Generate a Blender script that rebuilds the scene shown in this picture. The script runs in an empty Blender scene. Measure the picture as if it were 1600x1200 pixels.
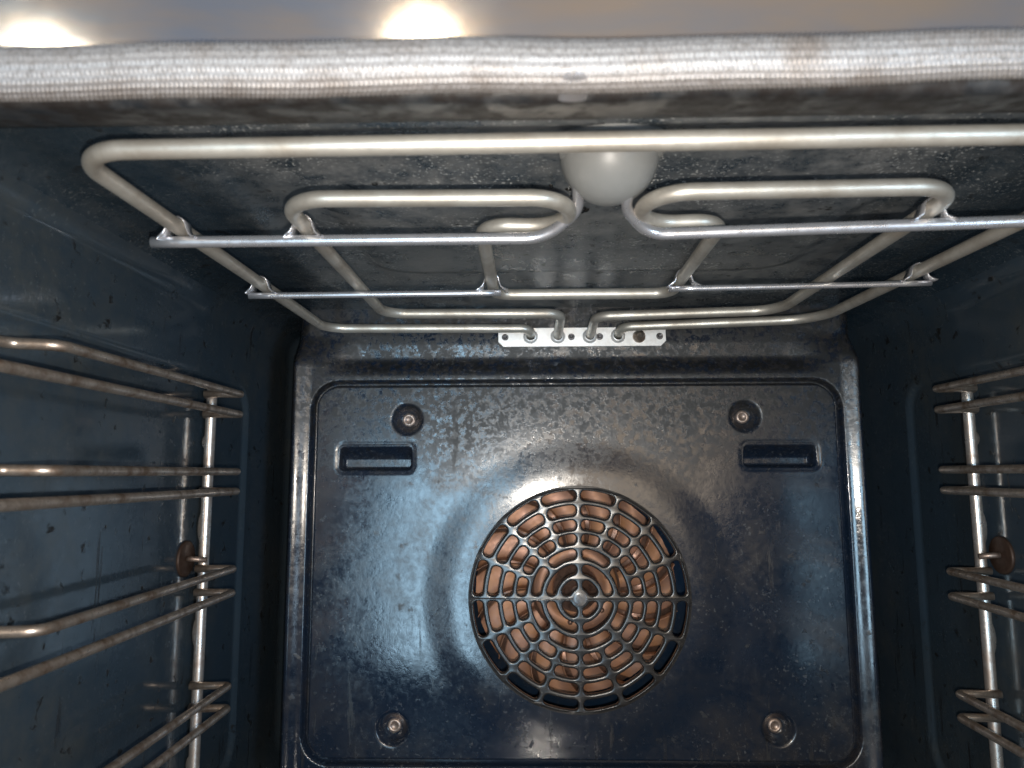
import bpy, bmesh, math, random
from mathutils import Vector, Matrix
random.seed(7)
PI = math.pi
scene = bpy.context.scene

# ------------------------------------------------------------------ camera
cam_data = bpy.data.cameras.new('camera')
cam = bpy.data.objects.new('camera', cam_data)
scene.collection.objects.link(cam)
scene.camera = cam
CAM = Vector((-0.030, -0.500, 0.240))
R = Matrix(((0.9996497, 0.00587453, 0.02580636),
            (0.02633524, -0.12377563, -0.99196071),
            (-0.00263311, 0.99229284, -0.12388698)))
cam.matrix_world = Matrix.Translation(CAM) @ R.to_4x4()
cam_data.sensor_width = 36.0
cam_data.lens = 1130 / 1600 * 36.0
cam_data.clip_start = 0.005
cam_data.clip_end = 50
cam_data.dof.use_dof = True
cam_data.dof.focus_distance = 0.42
cam_data.dof.aperture_fstop = 14

# ------------------------------------------------------------------ world + lamps
world = bpy.data.worlds.new('World')
scene.world = world
world.use_nodes = True
wn = world.node_tree.nodes
wl = world.node_tree.links
bg = wn['Background']
wtc = wn.new('ShaderNodeTexCoord')
wno = wn.new('ShaderNodeTexNoise')
wno.inputs['Scale'].default_value = 3.0
wno.inputs['Detail'].default_value = 2.0
wl.new(wtc.outputs['Generated'], wno.inputs['Vector'])
wr = wn.new('ShaderNodeValToRGB')
wr.color_ramp.elements[0].position = 0.36
wr.color_ramp.elements[0].color = (0.10, 0.24, 0.46, 1)
wr.color_ramp.elements[1].position = 0.64
wr.color_ramp.elements[1].color = (0.75, 0.58, 0.42, 1)
wl.new(wno.outputs['Fac'], wr.inputs['Fac'])
wl.new(wr.outputs['Color'], bg.inputs['Color'])
bg.inputs['Strength'].default_value = 0.42

def lamp(name, kind, loc, power, color, target=None, size=None, size_y=None, radius=None, shape='RECTANGLE'):
    d = bpy.data.lights.new(name, kind)
    d.energy = power
    d.color = color
    if kind == 'AREA':
        d.shape = shape
        d.size = size
        if size_y: d.size_y = size_y
    if radius is not None:
        d.shadow_soft_size = radius
    o = bpy.data.objects.new(name, d)
    scene.collection.objects.link(o)
    o.location = loc
    if target is not None:
        o.rotation_euler = (Vector(target) - Vector(loc)).to_track_quat('-Z', 'Y').to_euler()
    return o

# the phone's flash, a hand's width of nothing below the lens
lamp('phone_flash', 'POINT', CAM + Vector((0.004, 0.0, -0.015)), 4.7, (1.0, 0.91, 0.80), radius=0.0035)
# daylight from a window behind and to the left of the photographer
lamp('window_daylight', 'AREA', (-0.35, -2.1, -0.12), 17, (0.50, 0.78, 1.0), target=(-0.10, 0.0, 0.02), size=0.30, size_y=1.24)
# the warm side of the kitchen
lamp('kitchen_light', 'AREA', (0.36, -2.3, 0.30), 4.2, (1.0, 0.80, 0.58), target=(0.05, 0.0, 0.25), size=0.62, size_y=0.50)
# a second, lower pane of daylight to the right
lamp('window_daylight_right', 'AREA', (1.25, -1.9, 0.0), 20, (0.52, 0.76, 1.0), target=(0.10, 0.0, 0.15), size=0.35, size_y=1.0)
# kitchen downlights that mirror in the front frame
lamp('downlight', 'AREA', (-0.345, -2.22, 1.555), 4.0, (1.0, 0.78, 0.50), target=(0, -0.32, 0.40), size=0.13, shape='DISK')
lamp('downlight', 'AREA', (-1.50, -2.22, 1.49), 4.0, (1.0, 0.80, 0.54), target=(-0.15, -0.32, 0.40), size=0.13, shape='DISK')

scene.view_settings.view_transform = 'Standard'
scene.view_settings.look = 'None'
scene.view_settings.exposure = 0.0
scene.view_settings.gamma = 1.0

# ------------------------------------------------------------------ node helpers
class NT:
    def __init__(s, name):
        s.m = bpy.data.materials.new(name)
        s.m.use_nodes = True
        s.n = s.m.node_tree.nodes
        s.l = s.m.node_tree.links
        s.p = s.n['Principled BSDF']
        s.tc = s.n.new('ShaderNodeTexCoord')
    def put(s, sock, v):
        if isinstance(v, bpy.types.NodeSocket): s.l.new(v, sock)
        else: sock.default_value = v
    def mapping(s, scale=(1, 1, 1), loc=(0, 0, 0), rot=(0, 0, 0)):
        n = s.n.new('ShaderNodeMapping')
        n.inputs['Scale'].default_value = scale
        n.inputs['Location'].default_value = loc
        n.inputs['Rotation'].default_value = rot
        s.l.new(s.tc.outputs['Object'], n.inputs['Vector'])
        return n.outputs[0]
    def noise(s, vec, scale, detail=4, rough=0.6, dist=0.0):
        n = s.n.new('ShaderNodeTexNoise')
        n.inputs['Scale'].default_value = scale
        n.inputs['Detail'].default_value = detail
        n.inputs['Roughness'].default_value = rough
        n.inputs['Distortion'].default_value = dist
        s.l.new(vec, n.inputs['Vector'])
        return n.outputs['Fac']
    def voro(s, vec, scale, rnd=1.0):
        n = s.n.new('ShaderNodeTexVoronoi')
        n.inputs['Scale'].default_value = scale
        n.inputs['Randomness'].default_value = rnd
        s.l.new(vec, n.inputs['Vector'])
        return n.outputs['Distance']
    def ramp(s, fac, stops):
        n = s.n.new('ShaderNodeValToRGB')
        el = n.color_ramp.elements
        while len(el) < len(stops): el.new(0.5)
        for e, (p, c) in zip(el, stops):
            e.position = p
            e.color = (c, c, c, 1) if not isinstance(c, tuple) else (*c, 1)
        s.l.new(fac, n.inputs['Fac'])
        return n.outputs['Color']
    def mix(s, fac, a, b, mode='MIX'):
        n = s.n.new('ShaderNodeMix')
        n.data_type = 'RGBA'
        n.blend_type = mode
        s.put(n.inputs[0], fac)
        for i, v in ((6, a), (7, b)):
            if isinstance(v, tuple) and len(v) == 3: v = (*v, 1)
            if isinstance(v, (int, float)): v = (v, v, v, 1)
            s.put(n.inputs[i], v)
        return n.outputs[2]
    def math(s, op, a, b=0.0):
        n = s.n.new('ShaderNodeMath')
        n.operation = op
        s.put(n.inputs[0], a); s.put(n.inputs[1], b)
        return n.outputs[0]
    def bump(s, h, strength=0.3, dist=0.0005, prev=None):
        n = s.n.new('ShaderNodeBump')
        n.inputs['Strength'].default_value = strength
        n.inputs['Distance'].default_value = dist
        s.l.new(h, n.inputs['Height'])
        if prev is not None: s.l.new(prev, n.inputs['Normal'])
        return n.outputs[0]

def enamel(name, wave=0.12, grit=0.25, spt=0.63, spscale=430.0, base=(0.010, 0.016, 0.025), grime=0.5, speck=0.3, streak=True, rough=(0.14, 0.42), tint=(0.055, 0.046, 0.042), spec=0.6, cloudpos=0.5, soot=0.35, edge=False, top=False):
    t = NT(name)
    o = t.mapping()
    big = t.noise(o, 9.0, 5, 0.6, 0.1)
    mid = t.noise(o, 70.0, 7, 0.78, 0.1)
    fine = t.noise(o, 260.0, 4, 0.7)
    cloud = t.math('MULTIPLY', t.ramp(big, [(cloudpos - 0.10, 0.0), (cloudpos + 0.14, 1.0)]), t.ramp(mid, [(0.38, 0.15), (0.62, 1.0)]))
    cloud = t.math('MULTIPLY', cloud, grime)
    core = 1.0
    topm = None
    if top:      # splashes baked on towards the top of the rear sheet
        sz = t.n.new('ShaderNodeSeparateXYZ')
        t.l.new(t.tc.outputs['Object'], sz.inputs[0])
        hz = t.math('ADD', sz.outputs[2], t.math('MULTIPLY', t.math('SUBTRACT', big, 0.5), 0.16))
        topm = t.ramp(hz, [(0.205, 0.0), (0.262, 1.0)])
        blot = t.ramp(t.noise(o, 210.0, 6, 0.72), [(0.44, 0.0), (0.58, 1.0)])
        cloud = t.math('MAXIMUM', cloud, t.math('MULTIPLY', t.math('MULTIPLY', topm, blot), 1.0))
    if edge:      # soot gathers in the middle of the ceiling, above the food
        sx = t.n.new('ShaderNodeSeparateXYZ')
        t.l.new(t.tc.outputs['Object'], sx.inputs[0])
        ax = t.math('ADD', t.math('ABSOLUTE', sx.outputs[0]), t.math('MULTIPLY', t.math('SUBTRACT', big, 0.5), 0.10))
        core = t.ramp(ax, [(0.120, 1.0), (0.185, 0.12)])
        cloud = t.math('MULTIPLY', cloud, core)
    # baked-on brown grey film
    col = t.mix(cloud, base, tint)
    # black burnt spots
    blob = t.ramp(t.noise(o, 120.0, 3, 0.55, 0.3), [(0.30, 1.0), (0.38, 0.0)])
    blobmask = t.math('MULTIPLY', blob, t.ramp(mid, [(0.46, 0.0), (0.58, 1.0)]))
    blobmask = t.math('MULTIPLY', blobmask, soot * 2)
    if top:
        tb = t.ramp(t.noise(o, 200.0, 6, 0.75), [(0.46, 1.0), (0.53, 0.0)])
        blobmask = t.math('MAXIMUM', blobmask, t.math('MULTIPLY', t.math('MULTIPLY', tb, topm), 0.9))
        rough = (rough[0], 0.36)
    col = t.mix(blobmask, col, (0.004, 0.004, 0.004))
    # pale specks of ash
    sv = t.noise(o, spscale, 2, 0.5)
    sp = t.ramp(sv, [(spt, 0.0), (spt + 0.07, 1.0)])
    sp = t.math('MULTIPLY', sp, t.ramp(t.noise(o, 22.0, 3, 0.6), [(0.42, 0.0), (0.6, 1.0)]))
    sp = t.math('MULTIPLY', t.math('MULTIPLY', sp, speck), core)
    col = t.mix(sp, col, (0.50, 0.51, 0.50))
    r = t.mix(cloud, rough[0], rough[1])
    r = t.mix(blobmask, r, 0.60)
    r = t.mix(t.ramp(fine, [(0.42, 0.0), (0.75, 0.3)]), r, 0.6)
    if streak:
        st = t.mapping(scale=(1.0, 1.0, 0.10))
        sn = t.noise(st, 150.0, 4, 0.65, 0.2)
        smask = t.math('MULTIPLY', t.ramp(sn, [(0.60, 0.0), (0.68, 1.0)]), t.ramp(t.noise(o, 16.0, 2, 0.5), [(0.45, 0.0), (0.6, 1.0)]))
        col = t.mix(t.math('MULTIPLY', smask, 0.8), col, (0.010, 0.009, 0.009))
        r = t.mix(t.math('MULTIPLY', smask, 0.6), r, 0.6)
    t.put(t.p.inputs['Base Color'], col)
    t.put(t.p.inputs['Roughness'], r)
    t.p.inputs['Specular IOR Level'].default_value = spec
    b = t.bump(t.noise(o, 60.0, 3, 0.5), wave, 0.0006)
    b = t.bump(fine, grit, 0.00012, b)
    b = t.bump(blobmask, 0.2, 0.0002, b)
    t.put(t.p.inputs['Normal'], b)
    return t.m

def steel(name, base, rough, metallic=0.9, stain=(0.10, 0.06, 0.035), amount=0.2, scale=90.0, spec_tint=None):
    t = NT(name)
    o = t.mapping()
    n1 = t.noise(o, scale, 5, 0.65, 0.3)
    n2 = t.noise(o, scale * 6, 3, 0.6)
    m = t.math('MULTIPLY', t.ramp(n1, [(0.42, 0.0), (0.66, 1.0)]), amount)
    t.put(t.p.inputs['Base Color'], t.mix(m, base, stain))
    r = t.mix(t.ramp(n2, [(0.3, 0.0), (0.7, 1.0)]), rough - 0.05, rough + 0.08)
    r = t.mix(m, r, 0.6)
    t.put(t.p.inputs['Roughness'], r)
    t.p.inputs['Metallic'].default_value = metallic
    t.put(t.p.inputs['Normal'], t.bump(n2, 0.2, 0.00008))
    return t.m

M = {}
M['enamel_panel'] = enamel('enamel_panel', wave=0.07, grit=0.55, top=True, base=(0.007, 0.014, 0.028), grime=0.8, speck=0.10, rough=(0.09, 0.25), tint=(0.031, 0.027, 0.025), cloudpos=0.50, soot=0.35)
M['enamel_wall'] = enamel('enamel_wall', wave=0.05, base=(0.024, 0.038, 0.053), grime=0.9, speck=0.05, soot=0.7, rough=(0.03, 0.17), tint=(0.045, 0.052, 0.055), cloudpos=0.5)
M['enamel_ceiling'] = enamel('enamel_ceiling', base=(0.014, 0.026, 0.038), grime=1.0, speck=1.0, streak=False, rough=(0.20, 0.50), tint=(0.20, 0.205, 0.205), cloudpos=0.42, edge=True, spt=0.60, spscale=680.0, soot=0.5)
M['enamel_rear'] = enamel('enamel_rear', base=(0.012, 0.018, 0.034), grime=1.0, speck=0.5, streak=False, rough=(0.12, 0.40), tint=(0.20, 0.17, 0.145), cloudpos=0.44, soot=0.5)
M['enamel_back'] = enamel('enamel_back', base=(0.006, 0.020, 0.046), grime=0.4, speck=0.03, rough=(0.15, 0.30), tint=(0.03, 0.030, 0.032))
def lip_material():
    t = NT('sooty_lip')
    o = t.mapping()
    a = t.noise(o, 60.0, 4, 0.6, 0.1)
    b = t.noise(o, 210.0, 3, 0.6)
    m = t.math('MULTIPLY', t.ramp(a, [(0.46, 1.0), (0.57, 0.0)]), t.ramp(t.noise(o, 160.0, 5, 0.75), [(0.60, 1.0), (0.40, 0.5)][::-1]))
    col = t.mix(t.ramp(b, [(0.35, 0.0), (0.65, 1.0)]), (0.016, 0.019, 0.023), (0.055, 0.056, 0.058))
    col = t.mix(m, col, (0.008, 0.005, 0.004))
    t.put(t.p.inputs['Base Color'], col)
    t.put(t.p.inputs['Roughness'], t.mix(m, 0.40, 0.75))
    t.put(t.p.inputs['Normal'], t.bump(b, 0.4, 0.0003))
    return t.m
M['enamel_lip'] = lip_material()
M['tube'] = steel('warm_grey_tube_steel', (0.64, 0.60, 0.53), 0.37, 0.68, (0.26, 0.21, 0.16), 0.6, 38)
M['strap'] = steel('bright_strap_steel', (0.66, 0.65, 0.67), 0.26, 0.80, (0.45, 0.37, 0.32), 0.15, 40)
M['plate'] = steel('pale_plate_steel', (0.86, 0.85, 0.84), 0.42, 0.6, (0.45, 0.38, 0.30), 0.25, 200)
M['rack'] = steel('stained_rack_wire', (0.58, 0.50, 0.43), 0.30, 0.85, (0.13, 0.070, 0.035), 0.8, 110)
M['post'] = steel('rack_post_wire', (0.80, 0.75, 0.70), 0.28, 0.85, (0.24, 0.13, 0.07), 0.6, 80)
M['rust'] = steel('rusty_brown_disc', (0.055, 0.032, 0.022), 0.5, 0.4, (0.03, 0.015, 0.01), 0.7, 300)
M['screw'] = steel('dull_screw_steel', (0.42, 0.33, 0.28), 0.4, 0.8, (0.08, 0.05, 0.04), 0.6, 500)
M['rivet'] = steel('dark_rivet_steel', (0.16, 0.15, 0.15), 0.35, 0.8, (0.03, 0.03, 0.03), 0.6, 500)
M['copper'] = steel('heat_tinted_copper', (0.34, 0.185, 0.13), 0.42, 0.4, (0.42, 0.20, 0.085), 0.75, 60)
M['hub'] = steel('dark_fan_hub', (0.36, 0.22, 0.17), 0.35, 0.7, (0.06, 0.04, 0.03), 0.6, 300)
def frame_material():
    t = NT('polished_front_frame')
    o = t.mapping()
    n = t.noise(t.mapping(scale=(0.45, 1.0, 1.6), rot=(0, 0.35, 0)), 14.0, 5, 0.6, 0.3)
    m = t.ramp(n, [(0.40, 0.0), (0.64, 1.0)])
    t.put(t.p.inputs['Base Color'], t.mix(m, (0.34, 0.41, 0.52), (0.56, 0.46, 0.37)))  # blue and brown reflections of the room mixed into the base colour
    t.put(t.p.inputs['Roughness'], t.mix(t.noise(o, 30.0, 4, 0.6), 0.05, 0.16))
    t.p.inputs['Metallic'].default_value = 0.85
    return t.m
M['frame'] = frame_material()
M['char'] = steel('burnt_black_residue', (0.006, 0.006, 0.006), 0.25, 0.0, (0.02, 0.016, 0.012), 0.4, 600)

def grille_material():
    t = NT('enamel_grille')
    o = t.mapping()
    n = t.noise(o, 150.0, 4, 0.6)
    t.put(t.p.inputs['Base Color'], t.mix(n, (0.012, 0.012, 0.014), (0.040, 0.036, 0.033)))
    t.put(t.p.inputs['Roughness'], t.mix(n, 0.16, 0.34))
    t.p.inputs['Specular IOR Level'].default_value = 0.65
    t.put(t.p.inputs['Normal'], t.bump(n, 0.15, 0.0003))
    return t.m
M['grille'] = grille_material()

def glass_material():
    t = NT('frosted_lamp_glass')
    o = t.mapping()
    n = t.noise(o, 90.0, 3, 0.6)
    t.put(t.p.inputs['Base Color'], t.mix(n, (0.19, 0.195, 0.19), (0.24, 0.24, 0.235)))
    t.p.inputs['Roughness'].default_value = 0.42
    t.p.inputs['Subsurface Weight'].default_value = 0.3
    t.p.inputs['Subsurface Radius'].default_value = (0.01, 0.01, 0.01)
    t.p.inputs['Subsurface Scale'].default_value = 0.3
    t.put(t.p.inputs['Normal'], t.bump(n, 0.1, 0.0003))
    return t.m
M['glass'] = glass_material()

def gasket_material():
    t = NT('woven_gasket_steel')
    o = t.mapping()
    n = t.noise(o, 40.0, 4, 0.6, 0.3)
    f = t.noise(o, 900.0, 2, 0.5)
    col = t.mix(t.ramp(n, [(0.50, 0.0), (0.78, 1.0)]), (0.34, 0.34, 0.35), (0.22, 0.19, 0.17))
    col = t.mix(t.ramp(f, [(0.3, 0.5), (0.55, 0.0)]), col, (0.08, 0.07, 0.06))
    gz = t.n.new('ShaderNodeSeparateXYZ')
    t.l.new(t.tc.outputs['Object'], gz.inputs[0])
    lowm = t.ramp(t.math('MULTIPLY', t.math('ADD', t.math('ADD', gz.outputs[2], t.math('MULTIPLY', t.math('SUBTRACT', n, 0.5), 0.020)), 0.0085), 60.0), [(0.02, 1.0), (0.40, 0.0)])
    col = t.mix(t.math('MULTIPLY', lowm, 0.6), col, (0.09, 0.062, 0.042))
    t.put(t.p.inputs['Base Color'], col)
    t.p.inputs['Roughness'].default_value = 0.55
    t.p.inputs['Metallic'].default_value = 0.5
    return t.m
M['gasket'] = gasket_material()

# ------------------------------------------------------------------ object helpers
def root(name, loc, label, cat, group=None):
    o = bpy.data.objects.new(name, None)
    scene.collection.objects.link(o)
    o.location = loc
    o.empty_display_size = 0.02
    o['label'] = label
    o['category'] = cat
    if group: o['group'] = group
    return o

def top_of(o):
    while o.parent: o = o.parent
    return o

def part(name, verts, faces, mat, parent=None, smooth=True, label=None, kind=None):
    """verts in world coordinates; stored relative to the thing's base"""
    base = Vector((0, 0, 0))
    if parent is not None: base = top_of(parent).location.copy()
    me = bpy.data.meshes.new(name)
    me.from_pydata([(v[0] - base[0], v[1] - base[1], v[2] - base[2]) for v in verts], [], faces)
    me.materials.append(mat)
    if smooth:
        me.polygons.foreach_set('use_smooth', [True] * len(me.polygons))
    me.update()
    o = bpy.data.objects.new(name, me)
    scene.collection.objects.link(o)
    if parent is not None: o.parent = parent
    if label: o['label'] = label
    if kind: o['kind'] = kind
    return o

def merge(*lists):
    V, F = [], []
    for v, f in lists:
        n = len(V)
        V += list(v)
        F += [tuple(i + n for i in q) for q in f]
    return V, F

def rounded_path(pts, radii, step=0.0015):
    """polyline with circular fillets; radii per inner corner"""
    pts = [Vector(p) for p in pts]
    if not isinstance(radii, (list, tuple)): radii = [radii] * (len(pts) - 2)
    out = [pts[0]]
    for i in range(1, len(pts) - 1):
        a, b, c = pts[i - 1], pts[i], pts[i + 1]
        u = (a - b).normalized(); w = (c - b).normalized()
        ang = u.angle(w)
        r = radii[i - 1]
        d = r / math.tan(ang / 2)
        d = min(d, (a - b).length * 0.499, (c - b).length * 0.499)
        r = d * math.tan(ang / 2)
        bis = (u + w).normalized()
        cen = b + bis * (r / math.sin(ang / 2))
        p0 = b + u * d; p1 = b + w * d
        v0 = p0 - cen; v1 = p1 - cen
        tot = v0.angle(v1)
        ax = v0.cross(v1).normalized()
        n = max(4, int(tot * r / step))
        for k in range(n + 1):
            out.append(cen + Matrix.Rotation(tot * k / n, 3, ax) @ v0)
    out.append(pts[-1])
    res = [out[0]]
    for p in out[1:]:
        L = (p - res[-1]).length
        if L < 1e-6: continue
        q = res[-1]
        k = max(1, int(L / 0.012))
        for j in range(1, k + 1): res.append(q.lerp(p, j / k))
    return res

def tube(path, r, n=16, caps=True, up=Vector((0, 0, 1)), squash=1.0, wobble=0.0):
    V, F = [], []
    prev = None
    N = len(path)
    for i, p in enumerate(path):
        t = (path[min(i + 1, N - 1)] - path[max(i - 1, 0)]).normalized()
        if prev is None:
            a = up - t * up.dot(t)
            if a.length < 1e-3: a = Vector((1, 0, 0)) - t * t.x
        else:
            a = prev - t * prev.dot(t)
        a.normalize(); prev = a
        b = t.cross(a)
        rr = r * (1 + wobble * math.sin(i * 0.7) * math.sin(i * 0.23 + 1))
        for k in range(n):
            q = 2 * PI * k / n
            V.append(p + a * (math.cos(q) * rr * squash) + b * (math.sin(q) * rr))
    for i in range(N - 1):
        for k in range(n):
            k2 = (k + 1) % n
            F.append((i * n + k, i * n + k2, (i + 1) * n + k2, (i + 1) * n + k))
    if caps:
        F.append(tuple(range(n - 1, -1, -1)))
        F.append(tuple((N - 1) * n + k for k in range(n)))
    return V, F

def lathe(profile, cen, axis='Y', n=48):
    """profile: list of (radius, offset along axis)"""
    V, F = [], []
    for (r, h) in profile:
        for k in range(n):
            q = 2 * PI * k / n
            if axis == 'Y': V.append(Vector(cen) + Vector((r * math.cos(q), h, r * math.sin(q))))
            elif axis == 'Z': V.append(Vector(cen) + Vector((r * math.cos(q), r * math.sin(q), h)))
            else: V.append(Vector(cen) + Vector((h, r * math.cos(q), r * math.sin(q))))
    for i in range(len(profile) - 1):
        for k in range(n):
            k2 = (k + 1) % n
            F.append((i * n + k, i * n + k2, (i + 1) * n + k2, (i + 1) * n + k))
    return V, F

def sstep(a, b, x):
    t = max(0.0, min(1.0, (x - a) / (b - a)))
    return t * t * (3 - 2 * t)

def rrect_sd(x, z, x0, x1, z0, z1, r):
    """signed distance to a rounded rectangle, negative inside"""
    cx, cz = (x0 + x1) / 2, (z0 + z1) / 2
    qx = abs(x - cx) - (x1 - x0) / 2 + r
    qz = abs(z - cz) - (z1 - z0) / 2 + r
    return math.hypot(max(qx, 0), max(qz, 0)) + min(max(qx, qz), 0) - r

# ------------------------------------------------------------------ the cavity shell
HX, Z0, Z1, YB = 0.230, 0.020, 0.358, 0.100
RC = 0.022
cavity = root('oven_cavity', (0, -0.15, Z0), 'dark blue-black enamelled inside of the oven, stained walls around everything else', 'oven')

def profile_point(u, inset):
    """u: ('corner', i, ang) or ('side', i, t) -> x, z, nx, nz (inward normal)"""
    r = RC - inset
    if u[0] == 'corner':
        i, a = u[1], u[2]
        cx = (HX - RC) * (1 if i in (0, 3) else -1)
        cz = (Z1 - RC) if i in (0, 1) else (Z0 + RC)
        return cx + r * math.cos(a), cz + r * math.sin(a), -math.cos(a), -math.sin(a)
    i, t = u[1], u[2]
    if i == 0: return (HX - RC) - t * 2 * (HX - RC), Z1 - inset, 0, -1         # ceiling, right to left
    if i == 1: return -HX + inset, (Z1 - RC) - t * (Z1 - Z0 - 2 * RC), 1, 0    # left wall, top down
    if i == 2: return -(HX - RC) + t * 2 * (HX - RC), Z0 + inset, 0, 1         # floor
    return HX - inset, (Z0 + RC) + t * (Z1 - Z0 - 2 * RC), -1, 0               # right wall

def span(a, b, n): return [a + (b - a) * k / n for k in range(n + 1)]

def shell_u(side, fine):
    """corner half, straight, corner half"""
    s = [0, 1, 2, 3][side]
    c_in = [0, 1, 2, 3][side]
    a0 = [PI / 2 - PI / 4, PI - PI / 4, 3 * PI / 2 - PI / 4, -PI / 4][side]
    us = [('corner', c_in, a) for a in span(a0, a0 + PI / 4, 8)]
    us += [('side', s, t) for t in span(0, 1, fine)[1:-1]]
    c_out = (c_in + 1) % 4
    us += [('corner', c_out, a) for a in span(a0 + PI / 4, a0 + PI / 2, 8)]
    return us

RB = 0.018
def depth_rows(fine):
    rows = [(-0.2860, 0.0)]
    y = -0.2860
    while y < YB - RB:
        rows.append((y, 0.0)); y += fine
    for a in span(0, PI / 2, 10):
        rows.append((YB - RB + RB * math.sin(a), RB * (1 - math.cos(a))))
    return rows[1:]

def wall_disp(i, x, y, z):
    if i in (1, 3):
        d = rrect_sd(y, z, -0.262, 0.006, 0.048, 0.3015, 0.020)
        h = -0.0026 * (1 - sstep(-0.0030, 0.0, d))
        return h
    if i == 0:
        d = rrect_sd(x, y, -0.160, 0.160, -0.268, -0.030, 0.045)
        h = -0.003 * (1 - sstep(-0.012, 0.0, d))
        d2 = rrect_sd(x, y, -0.125, 0.125, -0.214, -0.075, 0.03)
        return h + 0.002 * (1 - sstep(-0.010, 0.0, d2))
    return 0.0

def shell_part(name, side, mat, fine_u, fine_v, rows=None, disp=True, label=None):
    us = shell_u(side, fine_u)
    rows = rows or depth_rows(fine_v)
    V = []
    for (y, ins) in rows:
        for u in us:
            x, z, nx, nz = profile_point(u, ins)
            if disp and ins < 0.004:
                h = wall_disp(side, x, y, z) if u[0] == 'side' else 0
                x += nx * h; z += nz * h
            V.append((x, y, z))
    n = len(us)
    F = [(j * n + i, j * n + i + 1, (j + 1) * n + i + 1, (j + 1) * n + i) for j in range(len(rows) - 1) for i in range(n - 1)]
    return part(name, V, F, mat, cavity, label=label)

shell_part('ceiling', 0, M['enamel_ceiling'], 200, 0.002, label='grey speckled sooty oven ceiling')
shell_part('side_wall', 1, M['enamel_wall'], 150, 0.002, label='left side wall with a pressed recess behind the wire rack')
shell_part('cavity_floor', 2, M['enamel_wall'], 20, 0.02)
shell_part('side_wall', 3, M['enamel_wall'], 150, 0.002, label='right side wall with a pressed recess behind the wire rack')

# back wall: a disc opening for the fan, the rest flat
GC = (0.0019, 0.1575)          # centre of the fan opening (x, z)
bw = []
V, F = [], []
ub = shell_u(0, 24)[:-1] + shell_u(1, 24)[:-1] + shell_u(2, 24)[:-1] + shell_u(3, 24)[:-1]
nb = len(ub)
for k in range(13):
    f = k / 12
    for u in ub:
        x, z, _, _ = profile_point(u, RB)
        dx, dz = x - GC[0], z - GC[1]
        L = math.hypot(dx, dz)
        rr = L + (0.100 - L) * f
        V.append((GC[0] + dx / L * rr, YB, GC[1] + dz / L * rr))
F = [(k * nb + i, k * nb + (i + 1) % nb, (k + 1) * nb + (i + 1) % nb, (k + 1) * nb + i) for k in range(12) for i in range(nb)]
part('back_wall', V, F, M['enamel_rear'], cavity)
YP = 0.0165                       # front of the pressed bulkhead that carries the fan cover and the terminals
def bulk_outline(hx):
    P = []
    n1, n2 = 60, 50
    P += [(-hx + 2 * hx * k / n1, 0.3655) for k in range(n1)]
    P += [(hx, 0.3655 - 0.339 * k / n2) for k in range(n2)]
    P += [(hx - 2 * hx * k / n1, 0.0265) for k in range(n1)]
    P += [(-hx, 0.0265 + 0.339 * k / n2) for k in range(n2)]
    return P
V = []
rows = [(0.197, YB)] + [(0.189 + 0.008 * math.cos(a), YP + 0.008 - 0.008 * math.sin(a)) for a in span(0, PI / 2, 7)]
for (hx, yy) in rows:
    V += [(x, yy, z) for x, z in bulk_outline(hx)]
po = bulk_outline(0.189); npo = len(po)
for k in range(1, 15):
    f = k / 14
    for (x, z) in po:
        dx, dz = x - GC[0], z - GC[1]
        L = math.hypot(dx, dz)
        rr = L + (0.100 - L) * f
        V.append((GC[0] + dx / L * rr, YP, GC[1] + dz / L * rr))
nr = len(V) // npo
F = [(k * npo + i, k * npo + (i + 1) % npo, (k + 1) * npo + (i + 1) % npo, (k + 1) * npo + i) for k in range(nr - 1) for i in range(npo)]
part('bulkhead', V, F, M['enamel_back'], cavity)
V, F = lathe([(0.100, 0.0), (0.0995, 0.008), (0.097, 0.040), (0.090, 0.052), (0.05, 0.054), (0.001, 0.054)], (GC[0], YP, GC[1]), 'Y', 64)
part('fan_housing', V, F, M['enamel_back'], cavity)

# front lip and front frame
lip_rows = [(-0.2860, 0.0), (-0.2880, 0.0003), (-0.2900, 0.0016), (-0.2915, 0.005), (-0.2930, 0.0100), (-0.2948, 0.0128), (-0.2975, 0.0139), (-0.3010, 0.0148),
            (-0.3100, 0.0170), (-0.3160, 0.0186), (-0.3185, 0.0188), (-0.3200, 0.0178), (-0.3206, 0.0162)]
V, F = [], []
for (y, ins) in lip_rows:
    for u in ub:
        x, z, _, _ = profile_point(u, ins)
        wav = 0.0004 * math.sin(x * 60) if y < -0.296 else 0
        V.append((x, y, z + wav))
F = [(k * nb + i, k * nb + (i + 1) % nb, (k + 1) * nb + (i + 1) % nb, (k + 1) * nb + i) for k in range(len(lip_rows) - 1) for i in range(nb)]
part('opening_lip', V, F, M['enamel_lip'], cavity)
V, F = [], []
frame_rows = [(-0.3206, 0.0162), (-0.3208, 0.012), (-0.3208, 0.0)] + [(-0.3208, -0.01 * k) for k in range(1, 10)] + [(-0.3200, -0.0915), (-0.314, -0.0925)]
for (y, ins) in frame_rows:
    for u in ub:
        x, z, _, _ = profile_point(u, ins)
        dent = 0.00018 * math.sin(x * 23 + 0.7) * math.sin(z * 40 + 1) + 0.00006 * math.sin(x * 71 + z * 30)
        V.append((x, y + dent * (1 if ins < 0.012 else 0), z))
F = [(k * nb + i, k * nb + (i + 1) % nb, (k + 1) * nb + (i + 1) % nb, (k + 1) * nb + i) for k in range(len(frame_rows) - 1) for i in range(nb)]
part('front_frame', V, F, M['frame'], cavity)

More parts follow.
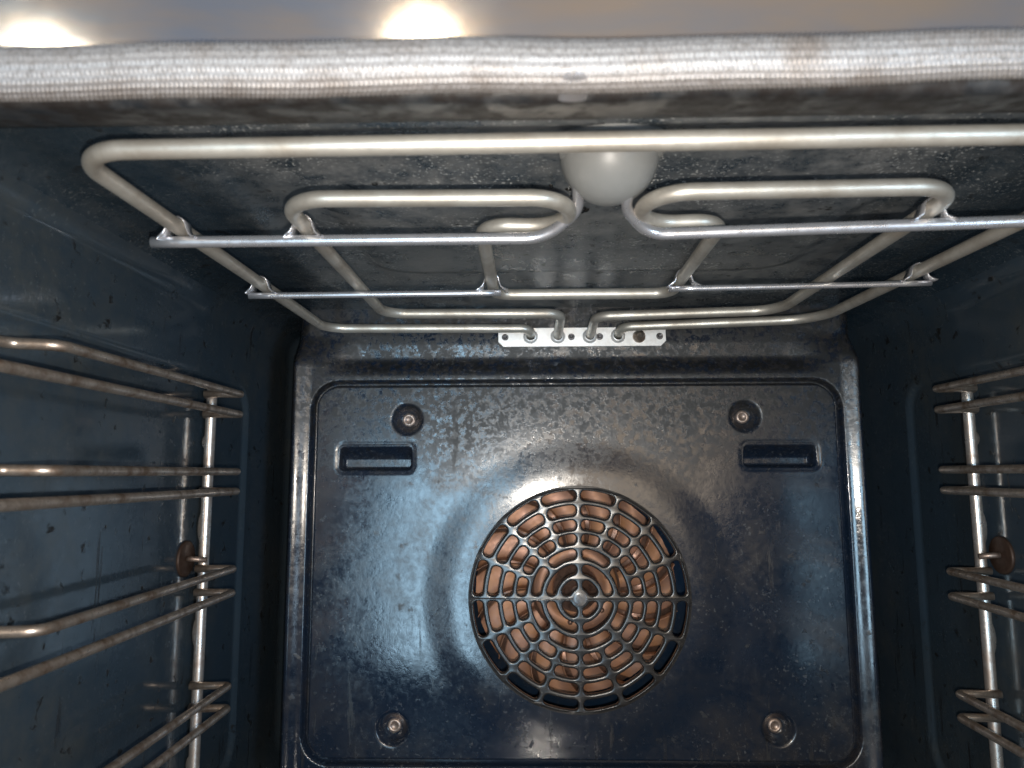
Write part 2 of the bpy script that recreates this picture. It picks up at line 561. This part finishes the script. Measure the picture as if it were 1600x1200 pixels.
# ------------------------------------------------------------------ woven door gasket
gk = root('door_gasket', (0, -0.3265, 0.344), 'silvery woven rope gasket running along the front edge of the opening', 'gasket')
def gasket():
    ins = 0.0140
    path = []
    # one run: up the right side, across the top, down the left side
    rr = RC - ins
    z_low = 0.06
    z = z_low
    step = 0.00030
    x1 = HX - ins; ztop = Z1 - RC
    L1 = ztop - z_low; Lc = rr * PI / 2; L2 = 2 * (HX - RC)
    tot = 2 * L1 + 2 * Lc + L2
    n_fine = 0
    s = 0.0
    while s < tot:
        if s < L1: p = (x1, z_low + s, 1, 0)
        elif s < L1 + Lc:
            a = (s - L1) / rr; p = (HX - RC + rr * math.cos(a), ztop + rr * math.sin(a), math.cos(a), math.sin(a))
        elif s < L1 + Lc + L2: p = (HX - RC - (s - L1 - Lc), Z1 - ins, 0, 1)
        elif s < L1 + 2 * Lc + L2:
            a = PI / 2 + (s - L1 - Lc - L2) / rr; p = (-(HX - RC) + rr * math.cos(a), ztop + rr * math.sin(a), math.cos(a), math.sin(a))
        else: p = (-x1, ztop - (s - L1 - 2 * Lc - L2), -1, 0)
        path.append((s, p))
        top = L1 + Lc - 0.01 < s < L1 + Lc + L2 + 0.01
        s += step if top else 0.004
    NS = 56
    V, F = [], []
    for (s, (x, z, ox, oz)) in path:
        sag = 0.0003 * math.sin(s * 34) + 0.0003 * math.sin(s * 91 + 2)
        for k in range(NS):
            q = 2 * PI * k / NS
            row = q * 18 / (2 * PI)
            ridge = abs(math.sin(PI * row))
            weave = math.sin(2 * PI * (s / 0.00125) + (PI if int(row) % 2 else 0) + 0.8 * math.sin(s * 40))
            r = 0.0058 + 0.0011 * ridge + 0.00035 * weave * ridge + 0.0003 * math.sin(s * 50 + q)
            r *= 1 - 0.95 * max(-0.05, min(0.14, x))
            a, b = math.cos(q), math.sin(q)
            V.append((x + ox * (a * r + sag), -0.3262 + b * r * 0.66, z + oz * (a * r + sag)))
    n = len(path)
    F = [(i * NS + k, i * NS + (k + 1) % NS, (i + 1) * NS + (k + 1) % NS, (i + 1) * NS + k) for i in range(n - 1) for k in range(NS)]
    return V, F
V, F = gasket()
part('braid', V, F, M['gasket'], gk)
V, F = lathe([(0.0001, -0.0065), (0.0030, -0.0058), (0.0042, -0.003), (0.0042, 0.006)], (-0.0145, -0.3245, 0.3372), 'Y', 20)
part('gasket_glint', [((v[0] + 0.0145) * 0.9 - 0.0185, v[1], (v[2] - 0.3372) * 0.20 + 0.3388) for v in V], F, M['strap'], gk)  # small bright piece added in place of a highlight under the gasket

# ------------------------------------------------------------------ fan cover panel
panel = root('fan_cover_panel', (0, 0, 0.030), 'raised dark enamel rear panel with a round slotted fan grille in its middle', 'panel')
SCREWS = [(-0.1161, 0.2782), (0.1175, 0.2793), (-0.1227, 0.0729), (0.1304, 0.0744)]
SLOTS = [(-0.1631, -0.1124, 0.2428, 0.2602), (0.1154, 0.1648, 0.2442, 0.2605)]
def panel_y(x, z):
    """surface position; smaller y is nearer the camera"""
    e = max(abs(x) - 0.1985, 0.030 - z)
    side = sstep(0.145, 0.187, abs(x))
    back = sstep(0.3080, 0.3230, z) * (1 - side) + sstep(0.3150, 0.3400, z) * side
    y = 0.0080 * back - 0.0014 * min(1.0, max(0.0, (z - 0.3190) / 0.0130))                                    # the sheet leans back under the terminals
    bt = min(1.0, max(0.0, (e + 0.0146) / 0.0110))
    y -= 0.0036 * (bt - 0.35 * math.sin(2 * PI * bt) / (2 * PI)) * (1 - back)
    rr = 0.0048 + 0.006 * back
    if e > -rr:
        q = min(1.0, (e + rr) / rr)
        y += 0.016 * (1 - math.sqrt(max(0.0, 1 - q * q)))
    # slight swelling band above the groove
    g = rrect_sd(x, z, -0.1845, 0.1845, 0.0490, 0.3062, 0.020)
    y += 0.0008 * (1 - sstep(-0.0035, -0.0010, g))             # inner field sits a little deeper
    y += 0.0065 * (sstep(-0.0050, -0.0040, g) - sstep(-0.0019, -0.0009, g))          # the groove line
    d = math.hypot(x - GC[0], z - GC[1])
    y -= 0.0014 * (1 - sstep(0.080, 0.108, d))
    for (sx, sz) in SCREWS:
        r = math.hypot(x - sx, z - sz)
        y += 0.0075 * (1 - sstep(0.0040, 0.0118, r)) 
    for (a, b, c, dd) in SLOTS:
        s = rrect_sd(x, z, a, b, c, dd, 0.0035)
        if s < 0.004:
            y += 0.0006 * math.exp(-((s - 0.001) / 0.0012) ** 2)
            y += 0.0125 * min(1.0, max(0.0, (dd - 0.0006 - z) / 0.0085)) * (1 - sstep(-0.0018, 0.0, s))
    y += 0.00025 * math.sin(x * 31 + 1) * math.sin(z * 27)
    return y
ST = 0.00085
nx = int(0.397 / ST) + 1; nz = int(0.3320 / ST) + 1
V = []; F = []; keep = {}
for j in range(nz + 1):
    z = 0.030 + 0.3320 * j / nz
    for i in range(nx + 1):
        x = -0.1985 + 0.397 * i / nx
        V.append((x, panel_y(x, z), z))
RH = 0.0732
for j in range(nz):
    zc = 0.030 + 0.3320 * (j + 0.5) / nz
    for i in range(nx):
        xc = -0.1985 + 0.397 * (i + 0.5) / nx
        if (xc - GC[0]) ** 2 + (zc - GC[1]) ** 2 < RH * RH: continue
        a = j * (nx + 1) + i
        F.append((a, a + 1, a + nx + 2, a + nx + 1))
part('cover_sheet', V, F, M['enamel_panel'], panel)

for (sx, sz) in SCREWS:
    by = 0.0090
    V, F = lathe([(0.0048, 0.0), (0.0047, -0.0010), (0.0040, -0.0018), (0.0026, -0.0022), (0.0023, -0.0012), (0.0001, -0.0012)], (sx, by, sz), 'Y', 24)
    s = part('screw', V, F, M['screw'], panel)

# grille: one pressed disc with rounded slots in rings
def slot_outline(r0, r1, a0, a1, rc):
    """rounded slot in polar space, angles in radians -> 2D points"""
    rm = (r0 + r1) / 2
    L = (a1 - a0) * rm; H = r1 - r0
    rc = min(rc, H / 2 * 0.98, L / 2 * 0.98)
    pts = []
    for (cx, cy, s) in ((L - rc, H - rc, 0), (rc, H - rc, 1), (rc, rc, 2), (L - rc, rc, 3)):
        for k in range(6):
            a = PI / 2 * s + PI / 2 * k / 5
            pts.append((cx + rc * math.cos(a), cy + rc * math.sin(a)))
        nxt = None
        if s in (0, 2):
            # straight run along the arc, subdivided so that it bends
            x_from = pts[-1][0]; x_to = rc if s == 0 else L - rc
            yv = pts[-1][1]
            m = max(2, int(abs(x_to - x_from) / 0.0015))
            for q in range(1, m): pts.append((x_from + (x_to - x_from) * q / m, yv))
    out = []
    for (px, py) in pts:
        a = a0 + px / rm; r = r0 + py
        out.append((r * math.cos(a), r * math.sin(a)))
    return out

ROWS = [(0.0655, 0.0724, 16), (0.0552, 0.0624, 16), (0.0456, 0.0523, 16), (0.0362, 0.0429, 16), (0.0262, 0.0330, 8), (0.0163, 0.0228, 4), (0.0066, 0.0131, 4)]
cu = bpy.data.curves.new('grille_outline', 'CURVE')
cu.dimensions = '2D'
cu.fill_mode = 'BOTH'
cu.extrude = 0.0012
cu.bevel_depth = 0.0013
cu.bevel_resolution = 3
cu.offset = -0.0012
def add_spline(pts):
    sp = cu.splines.new('POLY')
    sp.points.add(len(pts) - 1)
    for p, (x, y) in zip(sp.points, pts): p.co = (x, y, 0, 1)
    sp.use_cyclic_u = True
GK = 0.990
add_spline([(0.0757 * math.cos(2 * PI * k / 160), 0.0757 * math.sin(2 * PI * k / 160)) for k in range(160)])
for (r0, r1, n) in ROWS:
    rm = (r0 + r1) / 2
    gap = 0.0034 if n == 16 else 0.0038
    for k in range(n):
        a0 = 2 * PI * k / n + gap / 2 / rm
        a1 = 2 * PI * (k + 1) / n - gap / 2 / rm
        add_spline([(x * GK, y * GK) for x, y in slot_outline(r0, r1, a0, a1, 0.0030)])
tmp = bpy.data.objects.new('grille_tmp', cu)
scene.collection.objects.link(tmp)
tmp.rotation_euler = (PI / 2, 0, 0)
dg = bpy.context.evaluated_depsgraph_get()
ev = tmp.evaluated_get(dg)
gm = bpy.data.meshes.new_from_object(ev)
bpy.data.objects.remove(tmp)
bmg = bmesh.new(); bmg.from_mesh(gm)
bmesh.ops.remove_doubles(bmg, verts=bmg.verts, dist=1e-6)
bm_v = [v.co.copy() for v in bmg.verts]
bm_f = [tuple(v.index for v in f.verts) for f in bmg.faces]
bmg.free()
def grille_pos(c):
    r = math.hypot(c.x, c.y)
    dome = 0.0012 * (1 - (r / 0.078) ** 2)
    y = 0.0007 - c.z - dome
    if r > 0.0728:                      # the rim lies flush in the sheet, its rolled edge behind it
        y = panel_y(GC[0] + c.x, GC[1] + c.y) - 0.00005 + (0.0025 - c.z)
    return (GC[0] + c.x, y, GC[1] + c.y)
gr = part('grille', [grille_pos(c) for c in bm_v], bm_f, M['grille'], panel, smooth=True)
V, F = lathe([(0.0001, -0.0003), (0.0025, -0.00028), (0.0046, -0.0001), (0.0058, 0.0004)], (GC[0], -0.0029, GC[1]), 'Y', 32)
part('grille_boss', V, F, M['enamel_rear'], gr)

# ------------------------------------------------------------------ fan behind the grille
fan = root('convection_fan', (GC[0], 0.042, GC[1]), 'copper coloured fan wheel seen through the slots of the round grille', 'fan')
FY = 0.044
V, F = lathe([(0.0001, 0), (0.02, 0), (0.0205, -0.0008), (0.0300, -0.0008), (0.0308, 0.0004), (0.0306, 0.0016)], (GC[0], FY, GC[1]), 'Y', 72)
part('disc', V, F, M['copper'], fan)
V, F = lathe([(0.0001, -0.016), (0.0035, -0.016), (0.0045, -0.0150), (0.0046, -0.011), (0.0085, -0.0105), (0.0092, -0.009), (0.0092, -0.004), (0.016, -0.003), (0.017, -0.0005)], (GC[0], FY, GC[1]), 'Y', 28)
part('hub', V, F, M['hub'], fan)
def blade(a, half):
    """flat sector of the wheel with its upright curved fin bent towards the front"""
    V, F = [], []
    n = 12
    for k in range(n + 1):
        f = k / n
        r = 0.0325 + 0.0405 * f
        sweep = 0.30 * f * f
        for (dy, da) in ((0.0022, -half), (0.0006, -half), (0.0, -half + 0.02), (0.0, 0.0), (0.0, half - 0.03), (-0.0010, half - 0.008), (-0.0095, half), (-0.0100, half + 0.004), (-0.0095, half + 0.012), (-0.0010, half + 0.010)):
            dz = -0.0005
            V.append((GC[0] + r * math.cos(a + sweep + da), FY + dy, GC[1] + dz + r * math.sin(a + sweep + da)))
    m = 10
    F = [(k * m + j, k * m + j + 1, (k + 1) * m + j + 1, (k + 1) * m + j) for k in range(n) for j in range(m - 1)]
    return V, F
NBL = 14
for k in range(NBL):
    V, F = blade(2 * PI * k / NBL + 0.21, PI / NBL - 0.035)
    part('blade', V, F, M['copper'], fan)
V, F = lathe([(0.0300, 0.0030), (0.0300, 0.0026), (0.0728, 0.0026), (0.0728, 0.0034)], (GC[0], FY, GC[1] - 0.0005), 'Y', 60)
part('rear_ring', V, F, M['hub'], fan)
for k in range(6):
    a = 2 * PI * k / 6 + 0.35
    V, F = lathe([(0.0001, -0.0016), (0.0014, -0.0014), (0.0020, -0.0002), (0.0021, 0.0004)], (GC[0] + 0.0245 * math.cos(a), FY - 0.0006, GC[1] + 0.0245 * math.sin(a)), 'Y', 12)
    part('rivet', V, F, M['hub'], fan)

# ------------------------------------------------------------------ grill element under the ceiling
ZE = 0.3402
el = root('grill_element', (0.0075, 0.0136, ZE), 'grey double-loop grill heating element hanging under the oven ceiling', 'heating element')
TR = 0.0031
outer = rounded_path([(-0.0299, 0.0055, ZE - 0.0034), (-0.0299, -0.0075, ZE), (-0.171, -0.0130, ZE), (-0.1738, -0.2895, ZE), (0.171, -0.2915, ZE), (0.168, -0.030, ZE), (0.150, -0.030, ZE), (0.0318, -0.0090, ZE), (0.0318, 0.0055, ZE - 0.0034)][:5] +
                     [(0.1585, -0.0310, ZE), (0.0318, -0.0105, ZE), (0.0318, 0.0055, ZE - 0.0034)], [0.010, 0.016, 0.018, 0.021, 0.03, 0.012])
V, F = tube(outer, TR, 18)
part('outer_tube', V, F, M['tube'], el)
inner = rounded_path([(-0.0106, 0.0055, ZE - 0.0034), (-0.0106, -0.0540, ZE), (-0.1215, -0.0570, ZE), (-0.1215, -0.2480, ZE), (-0.0150, -0.2460, ZE), (-0.0150, -0.2150, ZE), (-0.0500, -0.2150, ZE + 0.001),
                      (-0.0500, -0.1030, ZE), (0.0485, -0.1030, ZE), (0.0485, -0.2170, ZE + 0.001), (0.0130, -0.2170, ZE), (0.0130, -0.2500, ZE), (0.1235, -0.2520, ZE), (0.1235, -0.0580, ZE), (0.0120, -0.0450, ZE), (0.0120, 0.0055, ZE - 0.0034)],
                     [0.010, 0.016, 0.017, 0.0155, 0.0155, 0.012, 0.010, 0.010, 0.012, 0.0165, 0.0165, 0.017, 0.02, 0.010])
V, F = tube(inner, TR, 18)
part('inner_tube', V, F, M['tube'], el)

# terminal plate: chamfered bar on the back wall
def plate(x0, x1, z0, z1, y0, y1, c=0.0035):
    P = [(x0 + c, z0), (x1 - c, z0), (x1, z0 + c), (x1, z1 - 0.001), (x1 - 0.001, z1), (x0 + 0.001, z1), (x0, z1 - 0.001), (x0, z0 + c)]
    n = len(P)
    V = [(x, y0, z) for x, z in P] + [(x, y1, z) for x, z in P]
    F = [tuple(range(n)), tuple(range(2 * n - 1, n - 1, -1))] + [(i, i + n, (i + 1) % n + n, (i + 1) % n) for i in range(n)]
    return V, F
V, F = plate(-0.0527, 0.0655, 0.3297, 0.3430, 0.0049, 0.0068)
tp = part('terminal_plate', V, F, M['plate'], el, smooth=False)
for x in (-0.0479, -0.0010, 0.0190, 0.0612):
    V, F = lathe([(0.0024, 0.0), (0.0023, -0.0005), (0.0013, -0.0012), (0.0012, -0.0003), (0.0001, -0.0003)], (x, 0.0048, 0.3365), 'Y', 16)
    part('rivet', V, F, M['rivet'], tp)
for x in (-0.0299, -0.0106, 0.0120, 0.0318):
    V, F = lathe([(0.0052, 0.0), (0.0050, -0.0016), (0.0040, -0.0028), (0.0033, -0.003)], (x, 0.0048, 0.3368), 'Y', 20)
    part('ferrule', V, F, M['plate'], tp)
V, F = lathe([(0.0046, 0.0), (0.0042, -0.002), (0.0030, -0.004), (0.0022, -0.010), (0.0001, -0.012)], (0.0467, 0.0048, 0.3363), 'Y', 16)
part('thermostat_tip', V, F, M['rack'], tp)

# hanger straps under the tubes, their inner ends curling up to the ceiling
def strap(pts, radii, r, name='hanger_strap'):
    V, F = tube(rounded_path(pts, radii, 0.001), r, 14, squash=1.15)
    return part(name, V, F, M['strap'], el)
ZS = 0.3342
s1 = strap([(-0.1840, -0.2185, ZS), (-0.0240, -0.2185, ZS), (-0.0110, -0.2290, ZS + 0.0075), (-0.0125, -0.2440, ZS + 0.0185), (-0.0150, -0.2460, 0.3600)], [0.02, 0.010, 0.004], 0.0021)
s2 = strap([(0.1900, -0.2345, ZS), (0.0170, -0.2215, ZS), (0.0065, -0.2330, ZS + 0.0065), (0.0085, -0.2490, ZS + 0.0170), (0.0110, -0.2500, 0.3600)], [0.014, 0.010, 0.004], 0.0021)
s3 = strap([(-0.1790, -0.1291, ZS), (-0.1100, -0.1300, ZS), (-0.0452, -0.1310, ZS)], 0.02, 0.0015)
s4 = strap([(0.0411, -0.1358, ZS), (0.1100, -0.1390, ZS), (0.1703, -0.1424, ZS)], 0.02, 0.0013)

def clip(x, y, parent, ztube=ZE):
    """bent sheet saddle over a tube that runs front to back"""
    prof = [(-0.0085, ZS + 0.0012), (-0.0066, ZS + 0.0022), (-0.0050, ZS + 0.0034)]
    for k in range(9):
        a = PI - PI * k / 8
        prof.append((0.0040 * math.cos(a), ztube + 0.0040 * math.sin(a)))
    prof += [(0.0050, ZS + 0.0034), (0.0066, ZS + 0.0022), (0.0085, ZS + 0.0012)]
    V, F = [], []
    for (px, pz) in prof:
        w = 0.0030 + 0.0008 * math.sin(px * 900)
        for yy in (-w, w):
            V.append((x + px, y + yy, pz))
        for yy in (w, -w):
            V.append((x + px * 0.90, y + yy, pz - 0.0006))
    n = len(prof)
    F = [(k * 4 + j, k * 4 + (j + 1) % 4, (k + 1) * 4 + (j + 1) % 4, (k + 1) * 4 + j) for k in range(n - 1) for j in range(4)]
    F += [(0, 1, 2, 3), ((n - 1) * 4 + 3, (n - 1) * 4 + 2, (n - 1) * 4 + 1, (n - 1) * 4)]
    part('clip', V, F, M['strap'], parent)
clip(-0.1731, -0.2185, s1); clip(-0.1215, -0.2185, s1)
clip(0.1683, -0.2330, s2); clip(0.1235, -0.2295, s2)
clip(-0.1722, -0.1295, s3); clip(-0.0500, -0.1310, s3)
clip(0.1638, -0.1422, s4); clip(0.0485, -0.1362, s4)

# ------------------------------------------------------------------ oven lamp
LC = (0.0003, -0.2385, 0.3600)
lampr = root('oven_lamp', LC, 'frosted white glass dome of the oven lamp behind the front bar of the element', 'lamp')
prof = []
for k in range(15):
    a = PI / 2 * k / 14
    prof.append((max(0.0001, 0.0188 * math.sin(a)), -0.0192 * math.cos(a)))
prof.append((0.0188, 0.002))
V, F = lathe(prof, LC, 'Z', 48)
part('glass_dome', V, F, M['glass'], lampr)
V, F = lathe([(0.0120, -0.0010), (0.0150, -0.0030), (0.0175, -0.0036), (0.0190, -0.0034), (0.0196, -0.0025), (0.0196, 0.003)], (LC[0], -0.2465, LC[2]), 'Z', 48)
part('collar', V, F, M['glass'], lampr)

# ------------------------------------------------------------------ wire side racks
RUNGS = [0.2889, 0.2766, 0.2420, 0.2303, 0.1848, 0.1710, 0.1182, 0.1056]
def rack(side, yr, label):
    """side -1 left, +1 right; yr is where the rear post stands"""
    s = side
    o = root('side_rack', (s * 0.226, (yr - 0.285) / 2, 0.045), label, 'oven rack', 'wire shelf racks on the side walls')
    for (y, rad) in ((yr, 0.0031), (-0.283, 0.0031)):
        V, F = tube(rounded_path([(s * 0.226, y, 0.045), (s * 0.2262, y, 0.17), (s * 0.226, y, 0.2945)], 0.3), rad, 14)
        part('post', V, F, M['post'], o)
    for i, z in enumerate(RUNGS):
        yf = -0.236 if i % 2 == 0 else -0.270
        xi = s * (0.2068 if s < 0 else 0.2066)
        pts = [(s * 0.2290, yr - 0.004, z + 0.0003), (xi, yr - 0.001, z), (xi, yf, z - 0.0002), (s * 0.2285, yf - 0.012, z + 0.001)]
        rad = [0.0030, 0.007]
        if i % 2 == 0:
            pts = pts[:3] + [(s * 0.2240, yf - 0.004, z), (s * 0.2270, -0.282, z)]
            rad = [0.0030, 0.007, 0.006]
        V, F = tube(rounded_path(pts, rad, 0.0008), 0.00215 if i % 2 == 0 else 0.0022, 12)
        for yj in (yr, -0.283):          # weld bead where the rung crosses the post
            if yj != yr and i % 2: continue
            bead = lathe([(0.0001, -0.0040), (0.0022, -0.0030), (0.0032, 0.0), (0.0022, 0.0030), (0.0001, 0.0040)], (s * 0.2270, yj - 0.0008 if yj == yr else yj, z), 'X', 10)
            V, F = merge((V, F), bead)
        part('rung', V, F, M['rack'], o)
    # flattened weld nubs and tabs on the rear post
    for (z, h) in ((0.2600, 0.0045), (0.2090, 0.010), (0.1480, 0.0095), (0.0745, 0.0055)):
        V, F = lathe([(0.0001, -0.0009), (1.0, -0.0006), (1.0, 0.0006), (0.0001, 0.0009)], (0, 0, 0), 'Y', 20)
        V = [(s * 0.2268 + v[0] * 0.0031 * 1.0, yr - 0.0015 + v[1], z + v[2] * h) for v in V]
        part('weld_tab', V, F, M['post'], o)
    return o
rack(-1, -0.0626, 'stained wire shelf rack hanging on the left wall, rungs in pairs')
rack(1, -0.0712, 'wire shelf rack hanging on the right wall, bright rear post')

def stud(side, y, z, label):
    s = side
    o = root('mounting_stud', (s * 0.2335, y, z), label, 'stud', 'rack mounting studs')
    V, F = lathe([(0.0001, 0.0), (0.004, 0.0004), (0.0096, 0.0), (0.0104, 0.0006), (0.0104, 0.0018), (0.0098, 0.0026)], (0, 0, 0), 'X', 36)
    part('washer_disc', [(s * 0.2308 + s * v[0], y + v[1], z + v[2]) for v in V], F, M['rust'], o)
    V, F = tube([Vector((s * 0.2308, y, z)), Vector((s * 0.228, y, z)), Vector((s * 0.2205, y + 0.002, z - 0.001))], 0.0016, 10)
    part('pin', V, F, M['screw'], o)
stud(-1, -0.0735, 0.1915, 'rusty brown round stud behind the rear post of the left rack')
stud(1, -0.0810, 0.1945, 'rusty brown round stud behind the rear post of the right rack')

# ------------------------------------------------------------------ charred crumbs on the ceiling
def crumbs():
    rnd = random.Random(3)
    out = []
    spots = [(-0.0065 + rnd.gauss(0, 0.0015), -0.185 + rnd.gauss(0, 0.0012), rnd.uniform(0.0004, 0.0012)) for _ in range(14)]
    spots += [(rnd.uniform(-0.022, 0.014), rnd.uniform(-0.212, -0.196), rnd.uniform(0.0003, 0.0009)) for _ in range(34)]
    spots += [(rnd.uniform(-0.025, 0.02), rnd.uniform(-0.19, -0.175), rnd.uniform(0.0002, 0.0006)) for _ in range(16)]
    for (x, y, r) in spots:
        zc = Z1 + 0.0014
        V = []
        for (a, b, c) in ((1, 0, 0), (-1, 0, 0), (0, 1, 0), (0, -1, 0), (0, 0, 1), (0, 0, -1), (.6, .6, -.6), (-.6, .6, -.6), (.6, -.6, -.6), (-.6, -.6, -.6)):
            k = r * rnd.uniform(0.6, 1.5)
            V.append((x + a * k * 1.4, y + b * k, zc + c * k * 1.3))
        F = [(0, 2, 6), (2, 1, 7), (1, 3, 9), (3, 0, 8), (5, 6, 7), (5, 7, 9), (5, 9, 8), (5, 8, 6), (2, 7, 6), (1, 9, 7), (3, 8, 9), (0, 6, 8)]
        out.append((V, F))
    return merge(*out)
V, F = crumbs()
cr = part('burnt_residue', V, F, M['char'], None)
cr['label'] = 'black charred crumbs stuck to the ceiling just behind the lamp'
cr['category'] = 'residue'
cr['kind'] = 'stuff'
